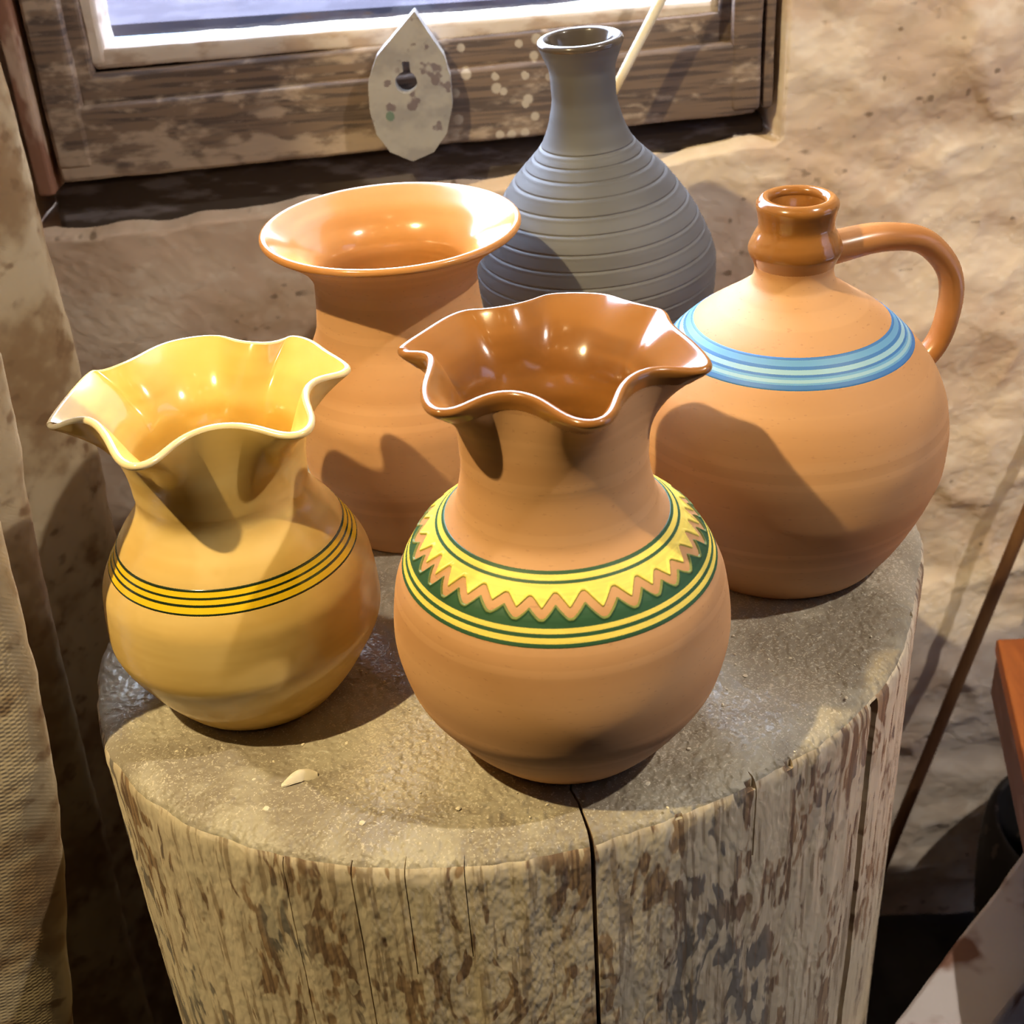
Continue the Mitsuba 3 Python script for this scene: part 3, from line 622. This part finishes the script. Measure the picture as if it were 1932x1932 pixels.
# ------------------------------------------------------------------ curtain
def curtain():
    zs = np.linspace(-.645, 1.35, 220)
    knots = np.array([(-.40, .40), (-.34, .43), (-.29, .45), (-.235, .475), (-.285, .52), (-.32, .56), (-.265, .625), (-.305, .67), (-.32, .71), (-.276, .79), (-.30, .83), (-.36, .862)])
    xs = CubicSpline(np.r_[0, np.cumsum(np.linalg.norm(np.diff(knots, axis=0), axis=1))], knots); s = np.linspace(0, xs.x[-1], 260); base = xs(s)
    cr = lambda y0, w: np.exp(-((base[:, 1] - y0) / w) ** 2)
    c_c, c_b, c_a = cr(.475, .05), cr(.625, .04), cr(.79, .05)
    rows = []
    for z in zs:
        x = base[:, 0].copy(); y = base[:, 1].copy()
        x += c_c * np.interp(z, [-.65, -.218, -.14, -.08, 0, .1, .17, .25, .31, .45, 1.35], [-.05, -.030, -.014, 0, .013, .020, .024, .022, -.02, -.17, -.22])
        x += c_b * np.interp(z, [-.65, -.06, 0, .08, .14, .25, .5, 1.35], [-.03, -.004, 0, .006, .010, -.02, -.09, -.1])
        x += c_a * np.interp(z, [-.65, -.12, 0, .3, .9], [.0, -.006, 0, .003, -.22])
        q = np.stack([s * 12, 0 * s, 0 * s + z * 5], -1)
        x += .010 * (meshkit.fbm(q, 3, 2) - .5) + .003 * (meshkit.fbm(np.stack([s * 70, 0 * s, 0 * s + z * 60], -1), 3, 5) - .5)
        rows.append(np.stack([x, y, 0 * x + z + Z0], -1))
    G = np.array(rows); n, m = G.shape[:2]; f = quads(grid_faces(n, m)); v = G.reshape(-1, 3)
    nn = np.cross(np.gradient(G, axis=1), np.gradient(G, axis=0)); nn /= np.linalg.norm(nn, axis=2, keepdims=True)
    w = (G - .003 * nn * np.sign(nn[..., :1].mean())).reshape(-1, 3); N = len(v)
    e0 = np.arange(n) * m; e1 = e0 + m - 1
    side = lambda e: quads(np.stack([e[:-1], e[1:], e[1:] + N, e[:-1] + N], 1))
    return np.vstack([v, w]), np.vstack([f, f[:, ::-1] + N, side(e0), side(e1)[:, ::-1], quads(np.stack([np.arange(m - 1), np.arange(1, m), np.arange(1, m) + N, np.arange(m - 1) + N], 1))])
tag(put('curtain', curtain(), 'canvas', smooth=60), 'coarse cream canvas curtain hanging in stained folds left of the stump', 'curtain')

# ------------------------------------------------------------------ right side: bench, rail, basket, pole
def prism(pts, z0, z1, r=.003):
    s = m3.Manifold.sphere(r, 8)
    c = np.mean(pts, 0)
    q = [np.array(p) + (c - p) / np.linalg.norm(c - p) * r * 1.3 for p in pts]
    return m3.Manifold.batch_hull([s.translate([p[0], p[1], z + Z0]) for p in q for z in (z0 + r, z1 - r)])
P = [(.350, .772), (.70, .755), (.64, .41), (.281, .44)]
put('top', man2tri(prism(P, -.212, -.20, .002)), 'bench_paint', 'low_bench', smooth=35)
put('apron', man2tri(prism([(.351, .770), (.69, .753), (.632, .415), (.283, .443)], -.25, -.211, .003)), 'bench_side', 'low_bench', smooth=35)
for q in ((.46, .62), (.66, .62), (.60, .46), (.46, .48)):
    put('leg', man2tri(rbox((q[0] - .02, q[1] - .02, .0), (q[0] + .02, q[1] + .02, Z0 - .249), .003)), 'bench_side', 'low_bench', smooth=35)
tag('low_bench', 'low bench with an orange top board cut off by the right edge of the view', 'bench')
e1a, e1b = np.array([.341, .651]), np.array([.218, .525]); dd = (e1a - e1b) / np.linalg.norm(e1a - e1b); nr = np.array([dd[1], -dd[0]])
A_, B_ = e1a + dd * .12, e1b - dd * .10
t = rough_mesh(prism([A_, B_, B_ + nr * .036, A_ + nr * .055], -.355, -.30, .004), .010, .0025, 30, 4)
put('rail', t, 'whitewashed', 'wooden_trestle', smooth=50)
for w in (A_ + nr * .028 - dd * .03, B_ + nr * .018 + dd * .0):
    put('leg', man2tri(rbox((w[0] - .015, w[1] - .015, 0), (w[0] + .015, w[1] + .015, Z0 - .352), .003)), 'raw_brown', 'wooden_trestle', smooth=35)
tag('wooden_trestle', 'worn whitewashed wooden rail slanting across the lower right corner', 'trestle')
bz = np.array([0, .03, .10, .18, .215, .222]); br = PchipInterpolator(bz, [.064, .074, .088, .094, .092, .088])
G, _ = lathe_grid(br, np.linspace(0, .222, 40), np.array([.478, .795]), 90); L = shell(G, np.full(40, .006), .01)
v1, f1 = grid_mesh(G, center_first=True); v2, f2 = grid_mesh(L, center_last=True)
v, f = join((v1, f1), (v2, f2))
tag(put('dark_pot', (v + [0, 0, .001], f), 'black_basket', smooth=True), 'dark round pot in shadow on the floor under the orange bench', 'pot')
pp = np.array([[.395, .862, -.173], [.324, .862, -.473]]); d_ = pp[0] - pp[1]
path = np.linspace(pp[1] - d_ * .58, pp[0] + d_ * 1.2, 30) + [0, 0, Z0]
path[:, 1] += np.linspace(-.02, .018, 30)
tag(put('thin_pole', tube(path, .0052, 14), 'pole_wood', smooth=40), 'thin brown wooden pole leaning on the wall beside the orange bench', 'pole')
